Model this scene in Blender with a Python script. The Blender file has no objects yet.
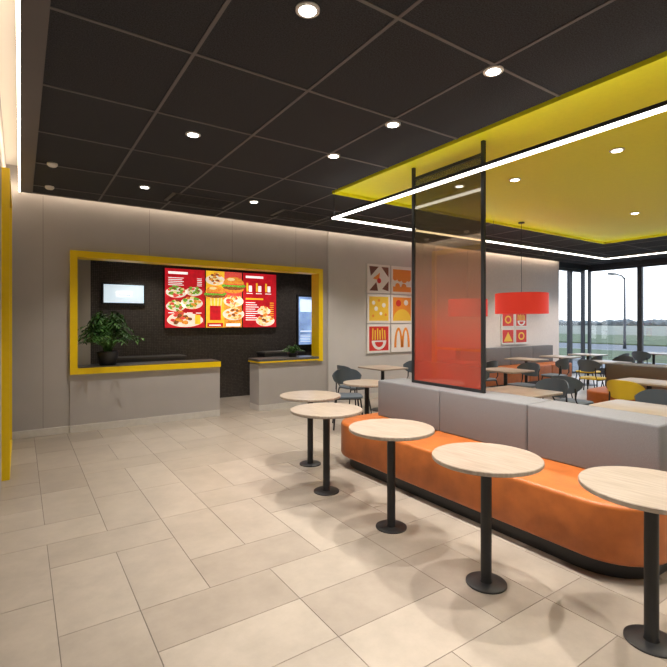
import bpy, bmesh, math, random
from mathutils import Vector, Matrix
random.seed(4)
S=bpy.context.scene
# ---------------------------------------------------------------- materials
def mk(name,col,rough=.6,metal=0,emit=0,ecol=None,noise=0,nscale=20,bump=0,bscale=200,coat=0):
    m=bpy.data.materials.new(name); m.use_nodes=True
    nt=m.node_tree; b=nt.nodes['Principled BSDF']
    c=(*col,1)
    b.inputs['Base Color'].default_value=c
    b.inputs['Roughness'].default_value=rough
    b.inputs['Metallic'].default_value=metal
    if coat: b.inputs['Coat Weight'].default_value=coat
    if emit:
        b.inputs['Emission Color'].default_value=(*(ecol or col),1)
        b.inputs['Emission Strength'].default_value=emit
    tc=nt.nodes.new('ShaderNodeTexCoord')
    if noise:
        n=nt.nodes.new('ShaderNodeTexNoise'); n.inputs['Scale'].default_value=nscale; n.inputs['Detail'].default_value=6
        nt.links.new(tc.outputs['Object'],n.inputs['Vector'])
        r=nt.nodes.new('ShaderNodeValToRGB')
        r.color_ramp.elements[0].position=.3; r.color_ramp.elements[1].position=.7
        r.color_ramp.elements[0].color=(*[max(0,x*(1-noise)) for x in col],1)
        r.color_ramp.elements[1].color=(*[min(1,x*(1+noise)) for x in col],1)
        nt.links.new(n.outputs['Fac'],r.inputs['Fac']); nt.links.new(r.outputs['Color'],b.inputs['Base Color'])
        if emit: nt.links.new(r.outputs['Color'],b.inputs['Emission Color'])
    if bump:
        n=nt.nodes.new('ShaderNodeTexNoise'); n.inputs['Scale'].default_value=bscale
        nt.links.new(tc.outputs['Object'],n.inputs['Vector'])
        bp=nt.nodes.new('ShaderNodeBump'); bp.inputs['Strength'].default_value=bump; bp.inputs['Distance'].default_value=.01
        nt.links.new(n.outputs['Fac'],bp.inputs['Height']); nt.links.new(bp.outputs['Normal'],b.inputs['Normal'])
    return m
def brickmat(name,c1,c2,mort,w,h,ms,rough,offset=.5,swap=False,noise=.06,nscale=3):
    m=mk(name,c1,rough); nt=m.node_tree; b=nt.nodes['Principled BSDF']
    tc=nt.nodes.new('ShaderNodeTexCoord'); br=nt.nodes.new('ShaderNodeTexBrick')
    br.offset=offset; br.inputs['Scale'].default_value=1
    br.inputs['Color1'].default_value=(*c1,1); br.inputs['Color2'].default_value=(*c2,1); br.inputs['Mortar'].default_value=(*mort,1)
    br.inputs['Brick Width'].default_value=w; br.inputs['Row Height'].default_value=h
    br.inputs['Mortar Size'].default_value=ms; br.inputs['Mortar Smooth'].default_value=0; br.inputs['Bias'].default_value=0
    mp=nt.nodes.new('ShaderNodeMapping')
    if swap: mp.inputs['Rotation'].default_value=(math.radians(-90),0,0)
    nt.links.new(tc.outputs['Object'],mp.inputs['Vector']); nt.links.new(mp.outputs['Vector'],br.inputs['Vector'])
    nt.links.new(br.outputs['Color'],b.inputs['Base Color'])
    return m
def tilemat(name,col,noise=.10):
    m=mk(name,col,.33); nt=m.node_tree; b=nt.nodes['Principled BSDF']; tc=nt.nodes.new('ShaderNodeTexCoord')
    n=nt.nodes.new('ShaderNodeTexNoise'); n.inputs['Scale'].default_value=3.5; n.inputs['Detail'].default_value=9; n.inputs['Roughness'].default_value=.68
    nt.links.new(tc.outputs['Object'],n.inputs['Vector'])
    r=nt.nodes.new('ShaderNodeValToRGB'); r.color_ramp.elements[0].position=.32; r.color_ramp.elements[1].position=.68
    r.color_ramp.elements[0].color=(*[c*(1-noise) for c in col],1); r.color_ramp.elements[1].color=(*[c*(1+noise) for c in col],1)
    nt.links.new(n.outputs['Fac'],r.inputs['Fac']); nt.links.new(r.outputs['Color'],b.inputs['Base Color'])
    r2=nt.nodes.new('ShaderNodeMapRange'); r2.inputs['To Min'].default_value=.22; r2.inputs['To Max'].default_value=.42
    nt.links.new(n.outputs['Fac'],r2.inputs['Value']); nt.links.new(r2.outputs[0],b.inputs['Roughness'])
    return m
M={}
M['t1']=tilemat('floor_tile_a',(.39,.342,.290),.12); M['t2']=tilemat('floor_tile_b',(.355,.308,.260),.12); M['t3']=tilemat('floor_tile_c',(.42,.37,.315),.12)
M['grout']=mk('grout',(.17,.145,.125),.9)
M['wall']=mk('wall_taupe',(.42,.40,.395),.75,noise=.03,nscale=3)
M['wall_light']=mk('wall_light',(.56,.55,.545),.75,noise=.03,nscale=3)
M['wall_pink']=mk('wall_pink',(.85,.78,.76),.75,noise=.03)
M['base']=mk('baseboard_stone',(.62,.60,.57),.45,noise=.05)
M['ceil']=mk('ceiling_charcoal',(.029,.031,.037),.95,noise=.6,nscale=120,bump=.6,bscale=160)
M['grid']=mk('ceiling_tbar',(.13,.12,.12),.6)
M['green']=mk('ceiling_lime',(.82,.79,.012),.5,noise=.02)
M['white']=mk('white_paint',(.8,.78,.75),.6)
M['warmcove']=mk('cove_led',(1,.85,.65),.5,emit=10,ecol=(1,.80,.58))
M['yellow']=mk('yellow_laminate',(.88,.62,.0),.38,noise=.02)
M['black']=mk('black_powdercoat',(.018,.019,.022),.42)
M['darkgrey']=mk('dark_anodised',(.055,.06,.07),.4,metal=.3)
M['orange']=mk('orange_leather',(.48,.135,.028),.42,noise=.14,nscale=9,bump=.15,bscale=260)
M['fabric']=mk('grey_fabric',(.19,.195,.21),.9,noise=.14,nscale=260,bump=.3,bscale=400)
M['slate']=mk('slate_plastic',(.10,.13,.165),.5)
M['ychair']=mk('mustard_plastic',(.74,.52,.03),.45)
M['kdark']=brickmat('kitchen_mosaic',(.105,.092,.084),(.06,.053,.05),(.02,.018,.017),.03,.03,.003,.35,offset=0,swap=True)
M['kpale']=mk('kitchen_pale',(.55,.50,.42),.5)
M['ktop']=mk('counter_top_dark',(.10,.095,.095),.3,noise=.2,nscale=60)
M['led']=mk('led_diffuser',(1,.95,.86),.4,emit=4,ecol=(1,.95,.88))
M['ledup']=mk('led_uplight',(1,.97,.9),.4,emit=7,ecol=(1,.97,.90))
M['lamp']=mk('downlight_lens',(1,.95,.86),.4,emit=14,ecol=(1,.96,.88))
M['red']=mk('red_lampshade',(.65,.035,.025),.6,emit=.40,ecol=(.9,.06,.035))
M['leaf']=mk('leaf_green',(.028,.095,.018),.42,noise=.5,nscale=12)
M['leaf2']=mk('leaf_green_light',(.07,.18,.035),.42,noise=.4,nscale=12)
M['soil']=mk('soil',(.03,.018,.01),.95,noise=.4)
M['asphalt']=mk('asphalt',(.17,.17,.175),.9,noise=.12,nscale=6)
M['kerb']=mk('kerb_concrete',(.35,.34,.33),.85,noise=.08)
M['grass']=mk('grass',(.10,.125,.055),.95,noise=.35,nscale=2)
M['field']=mk('stubble_field',(.22,.215,.16),.95,noise=.2,nscale=.3)
M['tree']=mk('tree_foliage',(.15,.165,.165),.95,noise=.3,nscale=1)
def wood():
    m=mk('pale_oak',(.4,.33,.27),.33); nt=m.node_tree; b=nt.nodes['Principled BSDF']
    tc=nt.nodes.new('ShaderNodeTexCoord'); mp=nt.nodes.new('ShaderNodeMapping'); mp.inputs['Scale'].default_value=(22,1.6,4)
    n=nt.nodes.new('ShaderNodeTexNoise'); n.inputs['Scale'].default_value=3; n.inputs['Detail'].default_value=8; n.inputs['Distortion'].default_value=.6
    r=nt.nodes.new('ShaderNodeValToRGB'); r.color_ramp.elements[0].position=.3; r.color_ramp.elements[0].color=(.31,.252,.20,1)
    r.color_ramp.elements[1].position=.7; r.color_ramp.elements[1].color=(.44,.38,.32,1)
    nt.links.new(tc.outputs['Object'],mp.inputs['Vector']); nt.links.new(mp.outputs['Vector'],n.inputs['Vector'])
    nt.links.new(n.outputs['Fac'],r.inputs['Fac']); nt.links.new(r.outputs['Color'],b.inputs['Base Color']); return m
M['wood']=wood()
def glass(name,stops,op,gloss=.10,z0=.8,z1=3.1):
    m=bpy.data.materials.new(name); m.use_nodes=True; nt=m.node_tree; nt.nodes.clear()
    o=nt.nodes.new('ShaderNodeOutputMaterial'); tr=nt.nodes.new('ShaderNodeBsdfTransparent'); di=nt.nodes.new('ShaderNodeBsdfDiffuse')
    gl=nt.nodes.new('ShaderNodeBsdfGlossy'); gl.inputs['Roughness'].default_value=.02
    m1=nt.nodes.new('ShaderNodeMixShader'); m2=nt.nodes.new('ShaderNodeMixShader'); m1.inputs[0].default_value=op; m2.inputs[0].default_value=gloss
    if stops:
        tc=nt.nodes.new('ShaderNodeTexCoord'); sp=nt.nodes.new('ShaderNodeSeparateXYZ'); mr=nt.nodes.new('ShaderNodeMapRange')
        mr.inputs['From Min'].default_value=z0; mr.inputs['From Max'].default_value=z1
        nt.links.new(tc.outputs['Object'],sp.inputs[0]); nt.links.new(sp.outputs['Z'],mr.inputs['Value'])
        r=nt.nodes.new('ShaderNodeValToRGB'); r2=nt.nodes.new('ShaderNodeValToRGB')
        for rr,k in ((r,1),(r2,2)):
            while len(rr.color_ramp.elements)<len(stops): rr.color_ramp.elements.new(.5)
            for e,s in zip(rr.color_ramp.elements,stops):
                e.position=s[0]; e.color=(*s[k],1) if k==1 else (s[2],s[2],s[2],1)
            nt.links.new(mr.outputs[0],rr.inputs['Fac'])
        nt.links.new(r.outputs['Color'],tr.inputs['Color']); nt.links.new(r.outputs['Color'],di.inputs['Color'])
        nt.links.new(r2.outputs['Color'],m1.inputs[0])
    nt.links.new(tr.outputs[0],m1.inputs[1]); nt.links.new(di.outputs[0],m1.inputs[2])
    nt.links.new(m1.outputs[0],m2.inputs[1]); nt.links.new(gl.outputs[0],m2.inputs[2]); nt.links.new(m2.outputs[0],o.inputs['Surface'])
    return m
M['film']=glass('gradient_film_glass',[(0,(.74,.11,.07),.42),(.2,(.72,.18,.12),.30),(.42,(.68,.40,.30),.17),(.68,(.60,.52,.40),.12),(1,(.46,.46,.28),.12)],.3,gloss=.13)
M['glass']=glass('window_glass',None,.0,gloss=.06)
def em(name,c,e=.9,noise=0,ns=60): 
    if name not in M: M[name]=mk(name,c,.4,emit=e,noise=noise,nscale=ns)
    return name
# ---------------------------------------------------------------- mesh builder
class MB:
    def __init__(s): s.bm=bmesh.new(); s.mats=[]
    def mi(s,k):
        if k not in s.mats: s.mats.append(k)
        return s.mats.index(k)
    def merge(s,t,mat,smooth=False,mtx=None):
        i=s.mi(mat)
        if mtx: bmesh.ops.transform(t,matrix=mtx,verts=t.verts)
        for f in t.faces: f.material_index=i; f.smooth=smooth
        me=bpy.data.meshes.new('t'); t.to_mesh(me); t.free(); s.bm.from_mesh(me); bpy.data.meshes.remove(me)
    def box(s,x0,x1,y0,y1,z0,z1,mat,bev=0,seg=2,mtx=None):
        t=bmesh.new(); bmesh.ops.create_cube(t,size=1)
        for v in t.verts: v.co=Vector(((x0+x1)/2+v.co.x*(x1-x0),(y0+y1)/2+v.co.y*(y1-y0),(z0+z1)/2+v.co.z*(z1-z0)))
        if bev: bmesh.ops.bevel(t,geom=t.edges[:],offset=bev,segments=seg,affect='EDGES',profile=.5)
        s.merge(t,mat,bev>0 and seg>2,mtx)
    def prism(s,pts,z0,z1,mat,bev=0,seg=3,smooth=False,mtx=None):
        t=bmesh.new(); vs=[t.verts.new((x,y,z0)) for x,y in pts]; f=t.faces.new(vs)
        r=bmesh.ops.extrude_face_region(t,geom=[f]); up=[e for e in r['geom'] if isinstance(e,bmesh.types.BMVert)]
        for v in up: v.co.z=z1
        bmesh.ops.recalc_face_normals(t,faces=t.faces)
        if bev:
            ed=[e for e in t.edges if all(abs(v.co.z-z1)<1e-5 for v in e.verts)]+[e for e in t.edges if all(abs(v.co.z-z0)<1e-5 for v in e.verts)]
            bmesh.ops.bevel(t,geom=ed,offset=bev,segments=seg,affect='EDGES',profile=.5)
        s.merge(t,mat,smooth,mtx)
    def lathe(s,prof,cx,cy,mat,n=48,cz=0,smooth=True):
        t=bmesh.new(); rings=[]
        for r,z in prof:
            rings.append([t.verts.new((cx+r*math.cos(2*math.pi*i/n),cy+r*math.sin(2*math.pi*i/n),cz+z)) for i in range(n)])
        for a,b in zip(rings,rings[1:]):
            for i in range(n): t.faces.new((a[i],a[(i+1)%n],b[(i+1)%n],b[i]))
        t.faces.new(rings[0][::-1]); t.faces.new(rings[-1])
        bmesh.ops.recalc_face_normals(t,faces=t.faces)
        s.merge(t,mat,smooth)
    def tube(s,pts,r,mat,n=10,mtx=None):
        t=bmesh.new(); pts=[Vector(p) for p in pts]; rings=[]
        for i,p in enumerate(pts):
            d=(pts[min(i+1,len(pts)-1)]-pts[max(i-1,0)]).normalized()
            a=Vector((0,0,1)) if abs(d.z)<.9 else Vector((1,0,0))
            u=d.cross(a).normalized(); w=d.cross(u)
            rings.append([t.verts.new(p+u*r*math.cos(2*math.pi*k/n)+w*r*math.sin(2*math.pi*k/n)) for k in range(n)])
        for a,b in zip(rings,rings[1:]):
            for k in range(n): t.faces.new((a[k],a[(k+1)%n],b[(k+1)%n],b[k]))
        t.faces.new(rings[0][::-1]); t.faces.new(rings[-1])
        bmesh.ops.recalc_face_normals(t,faces=t.faces)
        s.merge(t,mat,True,mtx)
    def poly(s,pts,mat,smooth=False):
        t=bmesh.new(); t.faces.new([t.verts.new(p) for p in pts]); s.merge(t,mat,smooth)
    def rect(s,x0,x1,z0,z1,y,mat): s.poly([(x0,y,z0),(x1,y,z0),(x1,y,z1),(x0,y,z1)],mat)
    def disc(s,cx,cz,rx,rz,y,mat,a0=0,a1=360,n=24):
        p=[(cx+rx*math.cos(math.radians(a0+(a1-a0)*i/n)),y,cz+rz*math.sin(math.radians(a0+(a1-a0)*i/n))) for i in range(n if a1-a0==360 else n+1)]
        s.poly(p,mat)
    def arc(s,cx,cz,rx,rz,w,y,mat,a0=0,a1=180,n=16):
        for i in range(n):
            A=math.radians(a0+(a1-a0)*i/n); B=math.radians(a0+(a1-a0)*(i+1)/n)
            s.poly([(cx+rx*math.cos(A),y,cz+rz*math.sin(A)),(cx+(rx-w)*math.cos(A),y,cz+(rz-w)*math.sin(A)),(cx+(rx-w)*math.cos(B),y,cz+(rz-w)*math.sin(B)),(cx+rx*math.cos(B),y,cz+rz*math.sin(B))],mat)
    def done(s,name,loc=(0,0,0),rot=0,autosm=False):
        me=bpy.data.meshes.new(name); s.bm.to_mesh(me); s.bm.free()
        for k in s.mats: me.materials.append(M[k])
        o=bpy.data.objects.new(name,me); S.collection.objects.link(o); o.location=loc; o.rotation_euler=(0,0,rot)
        if autosm:
            try: me.set_sharp_from_angle(angle=math.radians(35))
            except Exception: pass
        return o
def rrect(x0,x1,y0,y1,rs,n=8):
    out=[]
    for (cx,cy,a,r) in ((x1,y1,0,rs[0]),(x0,y1,90,rs[1]),(x0,y0,180,rs[2]),(x1,y0,270,rs[3])):
        if r<=0: out.append((cx,cy)); continue
        ox=cx-r if cx==x1 else cx+r; oy=cy-r if cy==y1 else cy+r
        for i in range(n+1):
            t=math.radians(a+90*i/n); out.append((ox+r*math.cos(t),oy+r*math.sin(t)))
    return out
H=3.2; YB=7.3; XR=14.0; YF=-4.0
# ---------------------------------------------------------------- floor: modular porcelain tiles laid in both directions
b=MB(); b.box(-2.2,XR+.15,YF-.2,9.2,-.12,-.002,'grout')
mo=.375; nx=45; ny=36; ox=-2.10; oy=-4.15
used=set(); rr=random.Random(11); g=.0023; tiles={'t1':[], 't2':[], 't3':[]}
for j in range(ny):
    for i in range(nx):
        if (i,j) in used: continue
        canh=(i+1,j) not in used and i+1<nx; pv=.62 if (i+j)%2 else .38
        if j+1<ny and (rr.random()<pv or not canh): c=(1,2)
        elif canh: c=(2,1)
        else: c=(1,1)
        for a in range(c[0]):
            for d in range(c[1]): used.add((i+a,j+d))
        tiles[rr.choice(('t1','t1','t2','t3'))].append((ox+i*mo,ox+(i+c[0])*mo,oy+j*mo,oy+(j+c[1])*mo))
for k,L in tiles.items():
    t=bmesh.new()
    for x0,x1,y0,y1 in L:
        x0=max(x0,-2.2); x1=min(x1,XR+.1); y1=min(y1,9.2)
        if x1-x0<.02 or y1-y0<.02: continue
        q=[t.verts.new(p) for p in ((x0+g,y0+g,0),(x1-g,y0+g,0),(x1-g,y1-g,0),(x0+g,y1-g,0))]; t.faces.new(q)
        ins=[(x0+g*.6,y0+g*.6),(x1-g*.6,y0+g*.6),(x1-g*.6,y1-g*.6),(x0+g*.6,y1-g*.6)]
        w=[t.verts.new((a_,b_,-.003)) for a_,b_ in ins]
        for s_ in range(4): t.faces.new((w[s_],w[(s_+1)%4],q[(s_+1)%4],q[s_]))
    b.merge(t,k)
b.done('floor')
# ---------------------------------------------------------------- room shell
b=MB(); b.box(-.35,.56,YB,YB+.2,0,3.55,'wall'); b.box(.56,4.64,YB,YB+.2,2.50,3.55,'wall'); b.box(4.64,4.78,YB,YB+.2,0,3.55,'wall'); b.done('wall_back')
b=MB(); b.box(4.78,7.6,YB-.03,YB+.2,0,3.55,'wall_light'); b.box(7.6,12.5,YB-.03,YB+.2,0,3.55,'wall_pink'); b.box(12.5,XR,YB-.03,YB+.2,3.06,3.55,'darkgrey'); b.done('wall_back')
b=MB()
b.box(.248,.252,YB-.001,YB+.01,.1,3.2,'grid')
for x in (1.6,2.9,4.1): b.box(x-.002,x+.002,YB-.001,YB+.01,2.5,3.2,'grid')
b.done('trim_1')
b=MB(); b.box(-.15,.56,YB-.015,YB,0,.10,'base',.004); b.box(4.64,4.78,YB-.015,YB,0,.1,'base',.004); b.box(4.78,12.5,YB-.045,YB-.03,0,.1,'base',.004); b.done('baseboard_back')
b=MB(); b.box(-.35,-.15,3.9,YB,0,3.55,'wall'); b.box(-2.2,-.15,3.7,3.9,0,3.55,'wall'); b.box(-2.2,-.15,YF,3.7,3.2,3.55,'white'); b.box(-2.35,-2.2,YF,3.9,0,3.55,'wall'); b.done('wall_left')
b=MB(); b.box(-2.35,XR+.2,YF-.2,YF,0,3.55,'wall_light'); b.done('wall_front')
b=MB(); b.box(XR,XR+.2,YF,YB+.2,3.08,3.55,'darkgrey'); b.box(XR,XR+.2,YF,YB+.2,0,.12,'darkgrey'); b.done('wall_right')
cy1=YB-.14
b=MB()
b.box(.12,3.33,YF,cy1,H,H+.06,'ceil'); b.box(3.33,XR,4.95,cy1,H,H+.06,'ceil'); b.box(10.2,XR,YF,4.95,H,H+.06,'ceil')
b.box(3.33,10.2,YF,4.95,H+.004,H+.06,'green'); b.box(-.35,XR+.2,YF-.2,YB+.2,3.55,3.65,'white')
b.done('ceiling')
b=MB()
gx=[.90+.83*i for i in range(-0,17)]; gy=[-2.92+.97*i for i in range(0,11)]
w=.011
for x in gx:
    if x>13.9: continue
    if x<3.3: b.box(x-w,x+w,YF,cy1,H-.005,H,'grid')
    else:
        b.box(x-w,x+w,4.95,cy1,H-.005,H,'grid')
        if x>10.25: b.box(x-w,x+w,YF,4.95,H-.005,H,'grid')
for y in gy:
    if y>cy1: continue
    b.box(.12,3.33 if y<4.95 else XR,y-w,y+w,H-.0055,H,'grid')
    if y<4.95: b.box(10.2,XR,y-w,y+w,H-.0055,H,'grid')
b.done('trim_2')
b=MB(); b.box(0.0,.13,YF,cy1,H-.02,H+.12,'grid',.003); b.box(.13,XR,cy1,cy1+.012,H-.015,H+.02,'grid'); b.done('trim_3')
b=MB(); b.box(3.32,3.345,YF,4.94,H-.035,H+.004,'green'); b.box(3.32,10.21,4.94,4.965,H-.035,H+.004,'green'); b.box(10.19,10.215,YF,4.94,H-.035,H+.004,'green'); b.done('trim_4')
b=MB(); b.box(.15,XR-1.6,cy1+.0,cy1+.02,H+.08,H+.13,'warmcove'); b.done('cove_light')
b=MB(); b.box(-.02,-.001,YF,YB-.05,H+.0,H+.10,'warmcove'); b.done('cove_light')
# ---------------------------------------------------------------- left wall yellow portal
b=MB(); y0,y1,z1=5.45,6.98,3.0
b.box(-.15,-.085,y0,y0+.09,0,z1,'yellow'); b.box(-.15,-.085,y1-.09,y1,0,z1,'yellow'); b.box(-.15,-.085,y0+.09,y1-.09,z1-.09,z1,'yellow')
b.box(-.15,-.085,y0+.09,y1-.09,0,.09,'yellow'); b.box(-.145,-.12,y0+.09,y1-.09,.95,1.0,'yellow'); b.box(-.15,-.145,y0+.09,y1-.09,.09,z1-.09,'kpale')
b.done('yellow_portal_frame')
# ---------------------------------------------------------------- service opening
b=MB(); f0=YB-.06
b.box(.56,.65,f0,YB+.2,.80,2.41,'yellow'); b.box(4.55,4.64,f0,YB+.2,.80,2.41,'yellow'); b.box(.56,4.64,f0,YB+.2,2.41,2.50,'yellow')
for a in ((.56,.65),(4.55,4.64)): b.box(a[0],a[1],YB-.02,YB+.2,.10,.80,'wall'); b.box(a[0],a[1],YB-.03,YB+.2,0,.10,'base')
b.done('serving_hatch_frame')
b=MB(); x0,x1=.65,2.68
b.box(x0,x1,YB-.02,YB+.36,.10,.80,'wall'); b.box(x0,x1,YB-.03,YB+.36,0,.10,'base')
b.box(x0,x1,YB-.07,YB+.36,.80,.885,'yellow'); b.box(x0+.01,x1-.01,YB-.06,YB+.36,.885,.90,'ktop',.003)
b.done('service_counter')
b=MB(); x0,x1=3.37,4.55
b.box(x0,x1,YB-.02,YB+.36,.10,.82,'wall'); b.box(x0,x1,YB-.03,YB+.36,0,.10,'base'); b.box(x0-.03,x1,YB-.07,YB+.36,.82,.845,'yellow'); b.box(x0-.03,x1,YB-.07,YB+.36,.845,.885,'ktop',.003)
b.done('service_counter')
# kitchen
b=MB(); b.box(.1,5.9,9.0,9.15,0,2.95,'kdark'); b.done('wall_kitchen_back')
b=MB(); b.box(.62,1.0,8.97,8.999,0,2.9,'kpale'); b.done('trim_5')
b=MB(); b.box(.1,.3,YB+.2,9.0,0,2.95,'kdark'); b.done('wall_kitchen_left')
b=MB(); b.box(5.7,5.9,YB+.2,9.0,0,2.95,'kdark'); b.done('wall_kitchen_right')
b=MB(); b.box(.1,5.9,YB+.2,9.15,2.95,3.0,'ceil'); b.done('ceiling_kitchen')
b=MB()
b.box(4.1,5.0,8.55,8.95,0,.88,'darkgrey',.005); b.box(4.08,5.02,8.53,8.96,.88,.91,'ktop'); b.box(1.2,2.5,8.55,8.95,0,.88,'darkgrey',.005)
b.box(1.18,2.52,8.53,8.96,.88,.91,'ktop'); b.done('kitchen_cabinet')
# menus
em('m_red',(.45,.008,.015),.9,.2,8); em('m_white',(1,.95,.9),.95); em('m_yellow',(1,.50,.03),.85,.15,10); em('m_orange',(.78,.24,.03),.9,.6,28); em('m_green',(.16,.38,.04),.75,.8,60); em('m_brown',(.22,.07,.02),.8,.7,50); em('m_cream',(.95,.60,.26),.85,.35,30); em('m_pink',(.75,.07,.05),.85,.6,50)
em('m_plate',(.90,.76,.60),.75,.15,12)
YM=8.94
def board(x0,x1,kind):
    z0,z1=1.40,2.54; b=MB(); b.box(x0+.004,x1-.004,YM,8.998,z0,z1,'black')
    y=YM-.002; w=x1-x0; h=z1-z0
    def X(t): return x0+.012+t*(w-.024)
    def Z(t): return z0+.012+t*(h-.024)
    def R(a,b_,c,d,k,l=1): b.rect(X(a),X(b_),Z(c),Z(d),y-.001*l,k)
    def D(a,c,rx,rz,k,l=1,a0=0,a1=360): b.disc(X(a),Z(c),rx*w,rz*w,y-.001*l,k,a0,a1)
    rnd=random.Random(7+kind)
    def burger(a,c,s,l=2,plate=True):
        if plate: D(a,c-s*.15,s*1.2,s*.5,'m_plate',l)
        D(a,c-s*.2,s*.95,s*.4,'m_orange',l+1,180,360); D(a,c-s*.13,s,s*.24,'m_brown',l+2); 
        for i in range(9):
            t=-1+2*i/8; D(a+t*s*.95,c-s*.02+rnd.uniform(-.03,.03)*s,s*.2,s*.12,'m_green',l+3)
        for i in range(4): D(a-s*.6+i*s*.4,c+s*.06,s*.24,s*.07,'m_pink',l+4)
        D(a,c+s*.08,s*.97,s*.62,'m_orange',l+5,0,180)
        D(a-s*.25,c+s*.35,s*.35,s*.14,'m_cream',l+6)
    def salad(a,c,s,l=2,mix=('m_green','m_green','m_pink','m_brown','m_cream')):
        D(a,c,s*1.15,s*.6,'m_plate',l)
        for i in range(30):
            q=rnd.uniform(0,6.28); r=s*.85*rnd.random()**.5; D(a+r*math.cos(q),c+.5*r*math.sin(q)+.02,s*.2,s*.13,rnd.choice(mix),l+1+i*.1)
    def fries(a,c,s,l=2):
        for i in range(8):
            u=a-s*.5+i*s*.13; b.poly([(X(u),y-.001*(l+.1*i),Z(c)),(X(u+s*.1),y-.001*(l+.1*i),Z(c)),(X(u+s*.13+(i-4)*.012),y-.001*(l+.1*i),Z(c+s*(.8+.25*rnd.random()))),(X(u+(i-4)*.012),y-.001*(l+.1*i),Z(c+s*(.8+.25*rnd.random())))],'m_cream' if i%2 else 'm_yellow')
        R(a-s*.5,a+s*.5,c-s*.5,c+s*.35,'m_red',l+1)
    if kind==0:
        R(0,1,0,1,'m_red',0); R(.08,.56,.91,.95,'m_white')
        for i in range(5): R(.08,.46-.04*(i%2),.84-.03*i,.85-.03*i,'m_white'); R(.80,.92,.84-.03*i,.85-.03*i,'m_white')
        salad(.28,.60,.22); salad(.72,.62,.18); salad(.66,.42,.24,2,('m_green','m_cream','m_orange')); salad(.26,.36,.2)
        D(.5,.13,.44,.17,'m_plate',5); salad(.40,.14,.28,6,('m_brown','m_orange','m_pink')); R(.74,.88,.06,.22,'m_yellow',9)
        for i in range(4): R(.08+.23*i,.22+.23*i,.245,.258,'m_white')
    elif kind==1:
        R(0,1,0,1,'m_orange',0); R(0,.5,.0,1,'m_yellow',1); R(.5,1,.48,1,'m_pink',1)
        salad(.25,.84,.22,2,('m_orange','m_brown','m_cream')); burger(.76,.76,.30,2,False); burger(.25,.60,.27,2,False); fries(.25,.28,.30,3)
        salad(.76,.47,.24,5,('m_pink','m_orange','m_cream')); salad(.76,.24,.26,3,('m_orange','m_cream','m_brown')); R(.03,.46,.01,.08,'m_red',8); R(.55,.95,.02,.07,'m_white',8)
        R(.08,.4,.03,.05,'m_white',9)
    else:
        R(0,1,0,1,'m_red',0); R(.08,.6,.91,.95,'m_white')
        for c in range(3):
            R(.10+.28*c,.15+.28*c,.66,.82,'m_yellow'); R(.17+.28*c,.26+.28*c,.66,.77,'m_white'); R(.10+.28*c,.28+.28*c,.62,.632,'m_white')
        R(.08,.60,.51,.54,'m_yellow')
        for i in range(9):
            R(.08,.36+.05*((i*7)%3),.45-.04*i,.462-.04*i,'m_white'); R(.80,.92,.45-.04*i,.462-.04*i,'m_yellow')
        salad(.62,.30,.17,4,('m_cream','m_orange')); salad(.66,.12,.24,8,('m_brown','m_orange','m_cream'))
    return b.done('menu_board')
xs=[2.22,3.0,3.77,4.55]
for i in range(3): board(xs[i],xs[i+1],i)
em('tv_blue',(.50,.60,.66),1.0); em('scr',(.22,.34,.60),.9,.5,3); em('scr2',(.6,.72,.9),1)
b=MB(); b.box(1.17,1.89,8.94,8.975,1.83,2.21,'black',.006); b.rect(1.2,1.86,1.86,2.18,8.938,'tv_blue'); b.rect(1.4,1.66,1.97,2.07,8.936,'m_white'); b.rect(1.43,1.63,1.99,2.01,8.934,'scr'); b.box(1.5,1.56,8.97,8.998,1.95,2.1,'black'); b.done('wall_television')
b=MB(); b.box(5.06,5.60,8.95,8.998,.98,2.12,'black'); b.rect(5.10,5.56,1.02,2.08,8.948,'scr'); b.rect(5.14,5.52,1.75,2.02,8.946,'scr2'); b.rect(5.14,5.52,1.3,1.33,8.946,'scr2')
for i in range(5): b.rect(5.14,5.4,1.08+.035*i,1.095+.035*i,8.946,'scr2')
b.done('digital_display')
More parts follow.
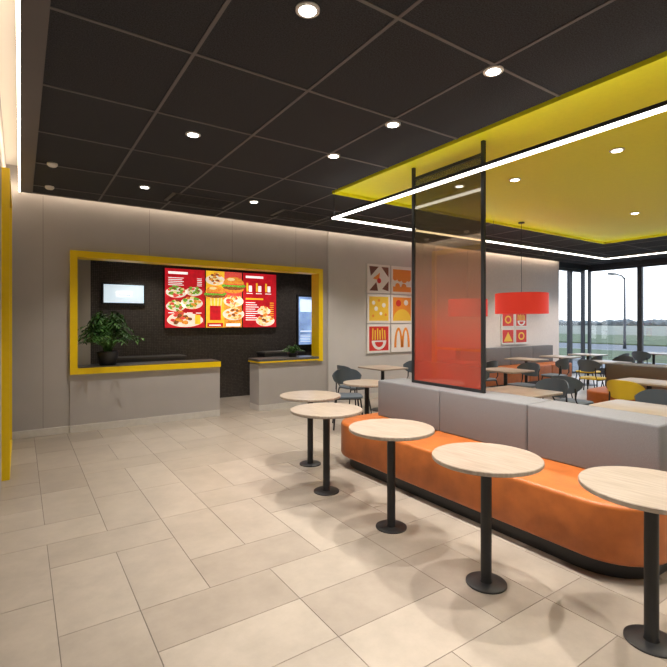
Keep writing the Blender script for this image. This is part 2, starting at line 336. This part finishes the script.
# ---------------------------------------------------------------- posters
for k,c in dict(p_white=(.85,.83,.80),p_brown=(.16,.05,.025),p_yellow=(.88,.58,.05),p_orange=(.85,.30,.03),p_red=(.65,.03,.02),p_blue=(.25,.45,.55)).items(): M[k]=mk(k,c,.5)
def poster(x0,z0,w,h,kind,yw):
    b=MB(); yf=yw-.03; b.box(x0,x0+w,yf,yw,z0,z0+h,'p_white',.003)
    y=yf-.001; m=.045*w/.59
    X=lambda t:x0+m+t*(w-2*m); Z=lambda t:z0+m+t*(h-2*m)
    R=lambda a,c,d,e,k,l=0:b.rect(X(a),X(c),Z(d),Z(e),y-.001*l,k)
    D=lambda a,c,r,k,l=1,a0=0,a1=360:b.disc(X(a),Z(c),r*w,r*h,y-.001*l,k,a0,a1)
    P=lambda pts,k,l=1:b.poly([(X(p),y-.001*l,Z(q)) for p,q in pts],k)
    if kind==0:
        P([(0,1),(.48,1),(.08,.6)],'p_brown'); P([(.62,1),(1,1),(1,.58)],'p_brown'); P([(.18,.5),(.55,.76),(.5,.45)],'p_orange',2); P([(0,0),(.45,.0),(.36,.36)],'p_brown'); P([(1,.42),(1,0),(.66,.08)],'p_brown'); D(.5,.42,.09,'p_red',3)
    elif kind==1:
        R(0,1,.6,.95,'p_orange',0)
        for a,c,r in ((.12,.6,.11),(.36,.58,.12),(.62,.55,.14),(.86,.6,.12)): D(a,c,r,'p_orange',1)
        R(0,1,.0,.22,'p_orange',1); D(.25,.24,.11,'p_orange',2); D(.6,.22,.12,'p_orange',2)
    elif kind==2:
        R(0,1,0,1,'p_yellow')
        for a,c,r in ((.22,.74,.07),(.5,.84,.05),(.35,.5,.08),(.75,.65,.08),(.6,.3,.06),(.2,.2,.05),(.85,.25,.05)): D(a,c,r,'p_white' if r>.055 else 'p_orange')
    elif kind==3:
        R(0,1,0,1,'p_orange'); D(.5,.0,.42,'p_yellow',1,0,180); D(.3,.75,.12,'p_red'); D(.72,.78,.1,'p_white')
    elif kind==4:
        R(0,1,0,1,'p_red'); 
        for i in range(6): P([(.14+.13*i,.45),(.2+.13*i,.45),(.22+.12*i,.92-.07*(i%2)),(.15+.12*i,.92-.07*(i%2))],'p_yellow')
        D(.5,.42,.32,'p_white',2,180,360); D(.5,.36,.18,'p_red',3,180,360)
    elif kind==5:
        b.arc(X(.30),Z(.10),.20*w,.72*h,.06,y-.002,'p_orange'); b.arc(X(.70),Z(.10),.20*w,.72*h,.06,y-.002,'p_orange')
    elif kind==6:
        R(0,1,0,1,'p_red'); D(.5,.5,.25,'p_yellow'); D(.5,.5,.16,'p_red',2)
    else:
        R(0,1,0,1,'p_red'); P([(.1,.1),(.9,.1),(.5,.85)],'p_yellow')
    return b.done('framed_poster')
for r in range(3):
    for c in range(2):
        poster(5.68+.62*c,2.70-.6*(r+1),.59,.575,r*2+c,YB-.031)
for i,(r,c) in enumerate(((0,0),(0,1),(1,0),(1,1))):
    poster(9.9+.55*c,1.80-.42*(r+1),.52,.40,(6,4,7,6)[i],YB-.031)
# ---------------------------------------------------------------- windows
def window(name,axis,a0,a1,z0,z1,pos):
    b=MB(); f=.06
    def bx(p0,p1,q0,q1,mat,t0=-.05,t1=.05):
        if axis=='x': b.box(p0,p1,pos+t0,pos+t1,q0,q1,mat)
        else: b.box(pos+t0,pos+t1,p0,p1,q0,q1,mat)
    bx(a0,a0+f,z0,z1,'darkgrey'); bx(a1-f,a1,z0,z1,'darkgrey'); bx(a0+f,a1-f,z1-f,z1,'darkgrey'); bx(a0+f,a1-f,z0,z0+f,'darkgrey')
    bx(a0+f,a1-f,z0+f,z1-f,'glass',-.006,.006)
    return b.done(name)
ys=[7.27,5.87,4.47,3.07,1.67,.27,-1.13,-2.53,-3.95]
for i in range(len(ys)-1): window('window_%d'%(i+1),'y',ys[i+1],ys[i],.12,3.08,XR+.08)
window('window_9','x',12.5,13.25,0.02,3.06,YB+.08); window('window_10','x',13.25,XR,0.02,3.06,YB+.08)
# ---------------------------------------------------------------- downlights
def spot(x,y,e=105,z=H,big=.05,size=105):
    b=MB(); b.lathe([(big+.016,0),(big+.016,-.008),(big,-.010)],0,0,'white',n=32); b.lathe([(big-.004,-.0105),(big-.004,-.0115)],0,0,'lamp',n=32)
    o=b.done('recessed_downlight',(x,y,z))
    l=bpy.data.lights.new('downlight_beam','SPOT'); l.energy=e; l.color=(1,.91,.81); l.spot_size=math.radians(size); l.spot_blend=.8; l.shadow_soft_size=.02
    k=bpy.data.objects.new('beam',l); k.location=(0,0,-.03); S.collection.objects.link(k); k.parent=o
for x,y in ((1.28,2.15),(1.28,4.15),(1.28,6.1),(1.28,.2),(2.62,-.8),(1.28,-1.7),(2.7,6.0)): spot(x,y,120)
for x,y in ((2.62,1.98),(2.62,2.99),(2.62,3.89),(2.62,0.9)): spot(x,y,190)
for x in (4.83,7.85):
    for y in (3.35,2.22,1.0,-.4,-2): spot(x,y,105,z=H)
for x in (4.4,6.3,8.2,10.1,12.2): spot(x,6.1,165)
for y in (3.4,.8): spot(12,y,130)
for x,y in ((.28,5.75),(.30,6.75)):
    b=MB(); b.lathe([(.05,0),(.05,-.02),(.035,-.035),(.015,-.04)],0,0,'white',n=24); b.done('smoke_detector',(x,y,H-.0))
for x,y in ((2.05,6.35),(3.65,6.35)):
    b=MB(); b.box(-.42,.42,-.22,.22,-.012,0,'grid')
    for i in range(7): b.box(-.38,.38,-.19+.06*i-.010,-.19+.06*i+.012,-.022,-.010,'black')
    b.done('ceiling_air_vent',(x,y,H-.006))
# linear LED
b=MB(); z=2.86; s=.019
def bar(x0,x1,y0,y1):
    b.box(x0,x1,y0,y1,z-.008,z+.022,'black'); b.box(x0,x1,y0,y1,z-.028,z-.008,'led'); b.poly([(x0+.005,y0+.005,z+.0225),(x1-.005,y0+.005,z+.0225),(x1-.005,y1-.005,z+.0225),(x0+.005,y1-.005,z+.0225)],'ledup')
bar(3.31-s,3.31+s,YF+.3,4.93); bar(3.31+s,10.2,4.93-2*s,4.93); bar(10.2-2*s,10.2,YF+.3,4.93-2*s-.002)
for x,y in ((3.31,-1),(3.31,4.9),(6.5,4.91),(10.18,4.9),(10.18,2),(10.18,-1)): b.tube([(x,y,z+.03),(x,y,H)],.003,'black',6)
b.done('linear_pendant_light')
# ---------------------------------------------------------------- booths
def booth(cx,y0,y1,name='booth_bench',bh=.86):
    b=MB(); hw=.76; r=.34
    b.prism(rrect(cx-hw+.07,cx+hw-.07,y0+.07,y1-.07,(r,)*4),0,.11,'black')
    n=3; L=(y1-y0)/n; g=.004
    for side in (-1,1):
        for i in range(n):
            a=y0+L*i+(g if i else 0); c=y0+L*(i+1)-(g if i<n-1 else 0)
            if side<0: pts=rrect(cx-hw,cx-g,a,c,(0,r if i==n-1 else 0,r if i==0 else 0,0))
            else: pts=rrect(cx+g,cx+hw,a,c,(r if i==n-1 else 0,0,0,r if i==0 else 0))
            b.prism(pts,.11,.46,'orange',.03,4,False)
    n=3; a0=y0+.14; a1=y1-.14; L=(a1-a0)/n
    for i in range(n):
        b.box(cx-.19,cx+.19,a0+L*i+.002,a0+L*(i+1)-.002,.455,bh,'fabric',.018,4)
    return b.done(name,autosm=True)
booth(3.56,1.15,4.25)
booth(8.0,.6,3.9)
b=MB(); b.box(8.2,11.9,6.62,7.22,0,.1,'black')
for i in range(4): b.box(8.2+.925*i+.004,8.2+.925*(i+1)-.004,6.56,7.2,.1,.46,'orange',.025,4); b.box(8.2+.925*i+.003,8.2+.925*(i+1)-.003,7.08,7.22,.455,.9,'fabric',.018,4)
b.done('wall_banquette',autosm=True)
# partition
b=MB(); X=3.56; ya,yb=2.80,3.72; pz=.861
for y in (ya,yb): b.box(X-.016,X+.016,y-.016,y+.016,pz,H-.001,'black')
b.box(X-.014,X+.014,ya+.016,yb-.016,3.06,3.09,'black'); b.box(X-.014,X+.014,ya+.016,yb-.016,pz,pz+.03,'black')
b.box(X-.004,X+.004,ya+.016,yb-.016,pz+.03,3.06,'film')
b.done('glass_partition_screen')
# ---------------------------------------------------------------- tables
def rtable(x,y,r=.31,h=.74):
    b=MB(); b.lathe([(r-.004,h-.024),(r,h-.020),(r,h-.004),(r-.003,h)],0,0,'wood',n=72); b.lathe([(r-.02,h-.030),(r-.006,h-.024)],0,0,'black',n=48)
    b.lathe([(.10,h-.036),(.10,h-.03)],0,0,'black',n=32)
    b.lathe([(.115,0),(.115,.008),(.108,.012),(.034,.012),(.031,.02),(.031,h-.03)],0,0,'black',n=36)
    return b.done('round_pedestal_table',(x,y,0),rot=random.uniform(0,.5),autosm=True)
for x,y,r in ((2.49,.99,.31),(2.25,1.75,.31),(2.28,2.62,.315),(2.28,3.50,.325),(2.575,4.27,.325),(3.72,4.75,.31)): rtable(x,y,r)
def qtable(x,y,w=.6,d=.7,rot=0):
    b=MB(); h=.74; b.prism(rrect(-w/2,w/2,-d/2,d/2,(.05,)*4),h-.024,h,'wood',.003,2)
    b.lathe([(.2,0),(.2,.008),(.19,.012),(.034,.012),(.031,.02),(.031,h-.03)],0,0,'black',n=36); b.box(-.12,.12,-.12,.12,h-.034,h-.024,'black')
    return b.done('square_pedestal_table',(x,y,0),rot,autosm=True)
for x,y in ((4.72,1.95),(4.72,3.2),(6.85,2.75),(6.85,1.5),(6.6,4.75),(8.9,5.9),(10.2,5.9),(11.4,5.9),(9.2,2.6),(5.2,6.2),(11.6,3.8),(11.8,2.2),(9.6,4.6),(13.2,5.2),(7.2,6.3),(9.2,1.4)): qtable(x,y)
# ---------------------------------------------------------------- chairs (face +Y)
def chair(x,y,rot,mat='slate',seat=None):
    b=MB(); b.prism(rrect(-.21,.21,-.19,.22,(.09,.09,.14,.14)),.435,.465,seat or mat,.01,3,False)
    t=bmesh.new(); n=20; m=6; rows=[]
    for j in range(m+1):
        v=j/m; row=[]
        for i in range(n+1):
            a=-1+2*i/n; th=a*1.05; zc=.70; hh=.115*(1-abs(a)**3.2*.75)
            zz=zc+hh*(2*v-1); rr=.235+.02*v
            row.append(t.verts.new((rr*math.sin(th),-rr*math.cos(th),zz)))
        rows.append(row)
    for j in range(m):
        for i in range(n): t.faces.new((rows[j][i],rows[j][i+1],rows[j+1][i+1],rows[j+1][i]))
    bmesh.ops.recalc_face_normals(t,faces=t.faces); bmesh.ops.solidify(t,geom=t.faces[:],thickness=.016)
    b.merge(t,mat,True)
    for sx in (-1,1):
        b.tube([(sx*.17,.17,.44),(sx*.215,.235,0)],.011,'black',8)
        b.tube([(sx*.16,-.15,.44),(sx*.205,-.235,0)],.011,'black',8)
        b.tube([(sx*.15,-.13,.435),(sx*.155,-.19,.52),(sx*.15,-.19,.66)],.010,'black',8)
        b.tube([(sx*.17,.17,.425),(sx*.16,-.15,.425)],.009,'black',8)
    b.tube([(-.17,.17,.425),(.17,.17,.425)],.009,'black',8)
    return b.done('dining_chair',(x,y,0),rot,autosm=True)
q=math.pi/2
for i,a in enumerate(((5.3,3.25,q),(5.3,2.1,q),(6.12,3.38,-q),(7.1,4.75,q),(6.1,4.8,-q),(4.55,6.2,-q),(3.95,5.5,2.6),
          (8.9,5.25,0),(10.2,5.25,0),(11.4,5.25,0),(9.75,2.6,q),(5.75,6.2,q),(11.05,3.8,-q),(12.15,3.8,q),(11.25,2.2,-q),(6.2,1.5,-q),(9.05,4.6,-q),(10.15,4.6,q),(12.65,5.2,-q),(7.2,5.65,0),(9.75,1.4,q))): chair(*a,seat='ychair' if i in (8,12,16) else None)
chair(6.25,2.72,-q,'ychair'); chair(12.35,2.2,q,'ychair')
def pend(x,y,r,z0,z1):
    b=MB(); n=48
    b.lathe([(r,z0),(r,z1),(r-.01,z1),(r-.01,z0+.02)],0,0,'red',n=n,smooth=False); b.lathe([(.02,z0+.1),(.05,z0+.12),(.05,z0+.2),(.02,z0+.24)],0,0,'lamp',n=20)
    b.tube([(0,0,z1-.02),(0,0,H)],.004,'black',6); b.lathe([(.05,H-.02),(.05,H)],0,0,'black',n=24)
    b.done('drum_pendant_lamp',(x,y,0),autosm=True)
pend(7.0,4.73,.42,1.66,2.0); pend(7.4,6.2,.38,1.63,1.97)
# ---------------------------------------------------------------- plants
def plant(x,y,z,R,Hh,n,potr,poth,name):
    b=MB(); b.lathe([(potr*.72,0),(potr*.98,poth*.9),(potr,poth),(potr*.88,poth),(potr*.86,poth*.88)],0,0,'black',n=32); b.lathe([(potr*.85,poth*.8),(potr*.85,poth*.86)],0,0,'soil',n=24)
    for i in range(n):
        a=random.uniform(0,2*math.pi); u=random.random(); reach=R*(.25+.75*u)*random.uniform(.8,1.05); top=Hh*(1-.65*u**1.4)*random.uniform(.75,1.05)
        d=Vector((math.cos(a),math.sin(a),0)); p0=Vector((0,0,poth*.85))+d*potr*.3*random.random()
        p1=p0+d*reach*.35+Vector((0,0,top*.85)); p2=p0+d*reach+Vector((0,0,top*.62-poth*.2))
        pts=[]
        for k in range(9):
            t=k/8; pts.append(p0*(1-t)**2+p1*2*t*(1-t)+p2*t*t)
        b.tube(pts[:6],.0035,'leaf2',5)
        L=R*.30
        for k in range(3,9):
            for sd in (-1,1):
                base=pts[k]; tan=(pts[min(k+1,8)]-pts[k-1]).normalized(); side=tan.cross(Vector((0,0,1))).normalized()*sd
                dr=(side*.8+tan*.7+Vector((0,0,random.uniform(-.35,.2)))).normalized(); l=L*random.uniform(.6,1.0)*(1.1-.05*k); w=l*.2
                nn=dr.cross(Vector((0,0,1))).normalized()*w
                q0=base; q1=base+dr*l*.4+nn; q2=base+dr*l-Vector((0,0,l*.25)); q3=base+dr*l*.4-nn
                b.poly([q0,q1,q2,q3],'leaf' if random.random()<.65 else 'leaf2')
    return b.done(name,(x,y,z))
plant(1.05,YB+.10,.90,.46,.92,100,.15,.20,'potted_plant')
plant(4.12,YB+.16,.886,.2,.26,44,.10,.07,'potted_herb')
# ---------------------------------------------------------------- exterior
b=MB(); b.box(XR+.2,260,-120,200,-.35,-.13,'asphalt'); b.box(-20,XR+.2,9.3,140,-.35,-.13,'asphalt'); b.done('exterior_ground')
b=MB(); b.box(19.5,19.8,-60,90,-.13,-.02,'kerb'); b.box(19.8,27,-60,90,-.13,-.03,'grass'); b.box(27,27.3,-60,90,-.13,-.02,'kerb'); b.box(36,60,-60,130,-.13,-.04,'grass'); b.box(60,216,-110,190,-.13,-.04,'field'); b.done('grass_verge')
b=MB()
for i in range(420):
    x=218+random.uniform(0,12); y=-100+i*.72+random.uniform(-1,1); r=random.uniform(.8,2.2)
    t=bmesh.new(); bmesh.ops.create_icosphere(t,subdivisions=1,radius=r)
    for v in t.verts: v.co=Vector((v.co.x,v.co.y*1.9,v.co.z*.8))*random.uniform(.85,1.1)+Vector((x,y,r*.5))
    b.merge(t,'tree')
b.done('tree_row')
def pole(x,y,h,name='street_lamp'):
    b=MB(); b.lathe([(.10,0),(.08,.5),(.04,h)],0,0,'darkgrey',n=12); b.tube([(0,0,h-.1),(-.4,0,h+.1),(-1.4,0,h+.15)],.04,'darkgrey',8); b.box(-1.9,-1.3,-.12,.12,h+.08,h+.18,'darkgrey',.02); b.done(name,(x,y,-.13))
pole(31,13.8,4.4); pole(33,9,4.4)
# ---------------------------------------------------------------- world
w=bpy.data.worlds.new('World'); S.world=w; w.use_nodes=True; nt=w.node_tree; bg=nt.nodes['Background']
tc=nt.nodes.new('ShaderNodeTexCoord'); sp=nt.nodes.new('ShaderNodeSeparateXYZ'); r=nt.nodes.new('ShaderNodeValToRGB')
r.color_ramp.elements[0].position=0; r.color_ramp.elements[0].color=(.84,.89,.93,1); r.color_ramp.elements[1].position=.6; r.color_ramp.elements[1].color=(.52,.67,.90,1)
nt.links.new(tc.outputs['Generated'],sp.inputs[0]); nt.links.new(sp.outputs['Z'],r.inputs['Fac']); nt.links.new(r.outputs['Color'],bg.inputs['Color']); bg.inputs['Strength'].default_value=2.5
for x in (1.8,3.6,5.0): spot(x,8.3,65,z=2.95)
# ---------------------------------------------------------------- camera
cam=bpy.data.cameras.new('cam'); co=bpy.data.objects.new('camera',cam); S.collection.objects.link(co)
co.location=(0,0,1.52); co.rotation_euler=(math.pi/2,0,-math.radians(33.95)); cam.sensor_width=36; cam.lens=36*465/667; cam.shift_y=-11.5/667; cam.clip_end=500
S.camera=co
S.view_settings.view_transform='Standard'; S.view_settings.look='None'; S.view_settings.exposure=.06
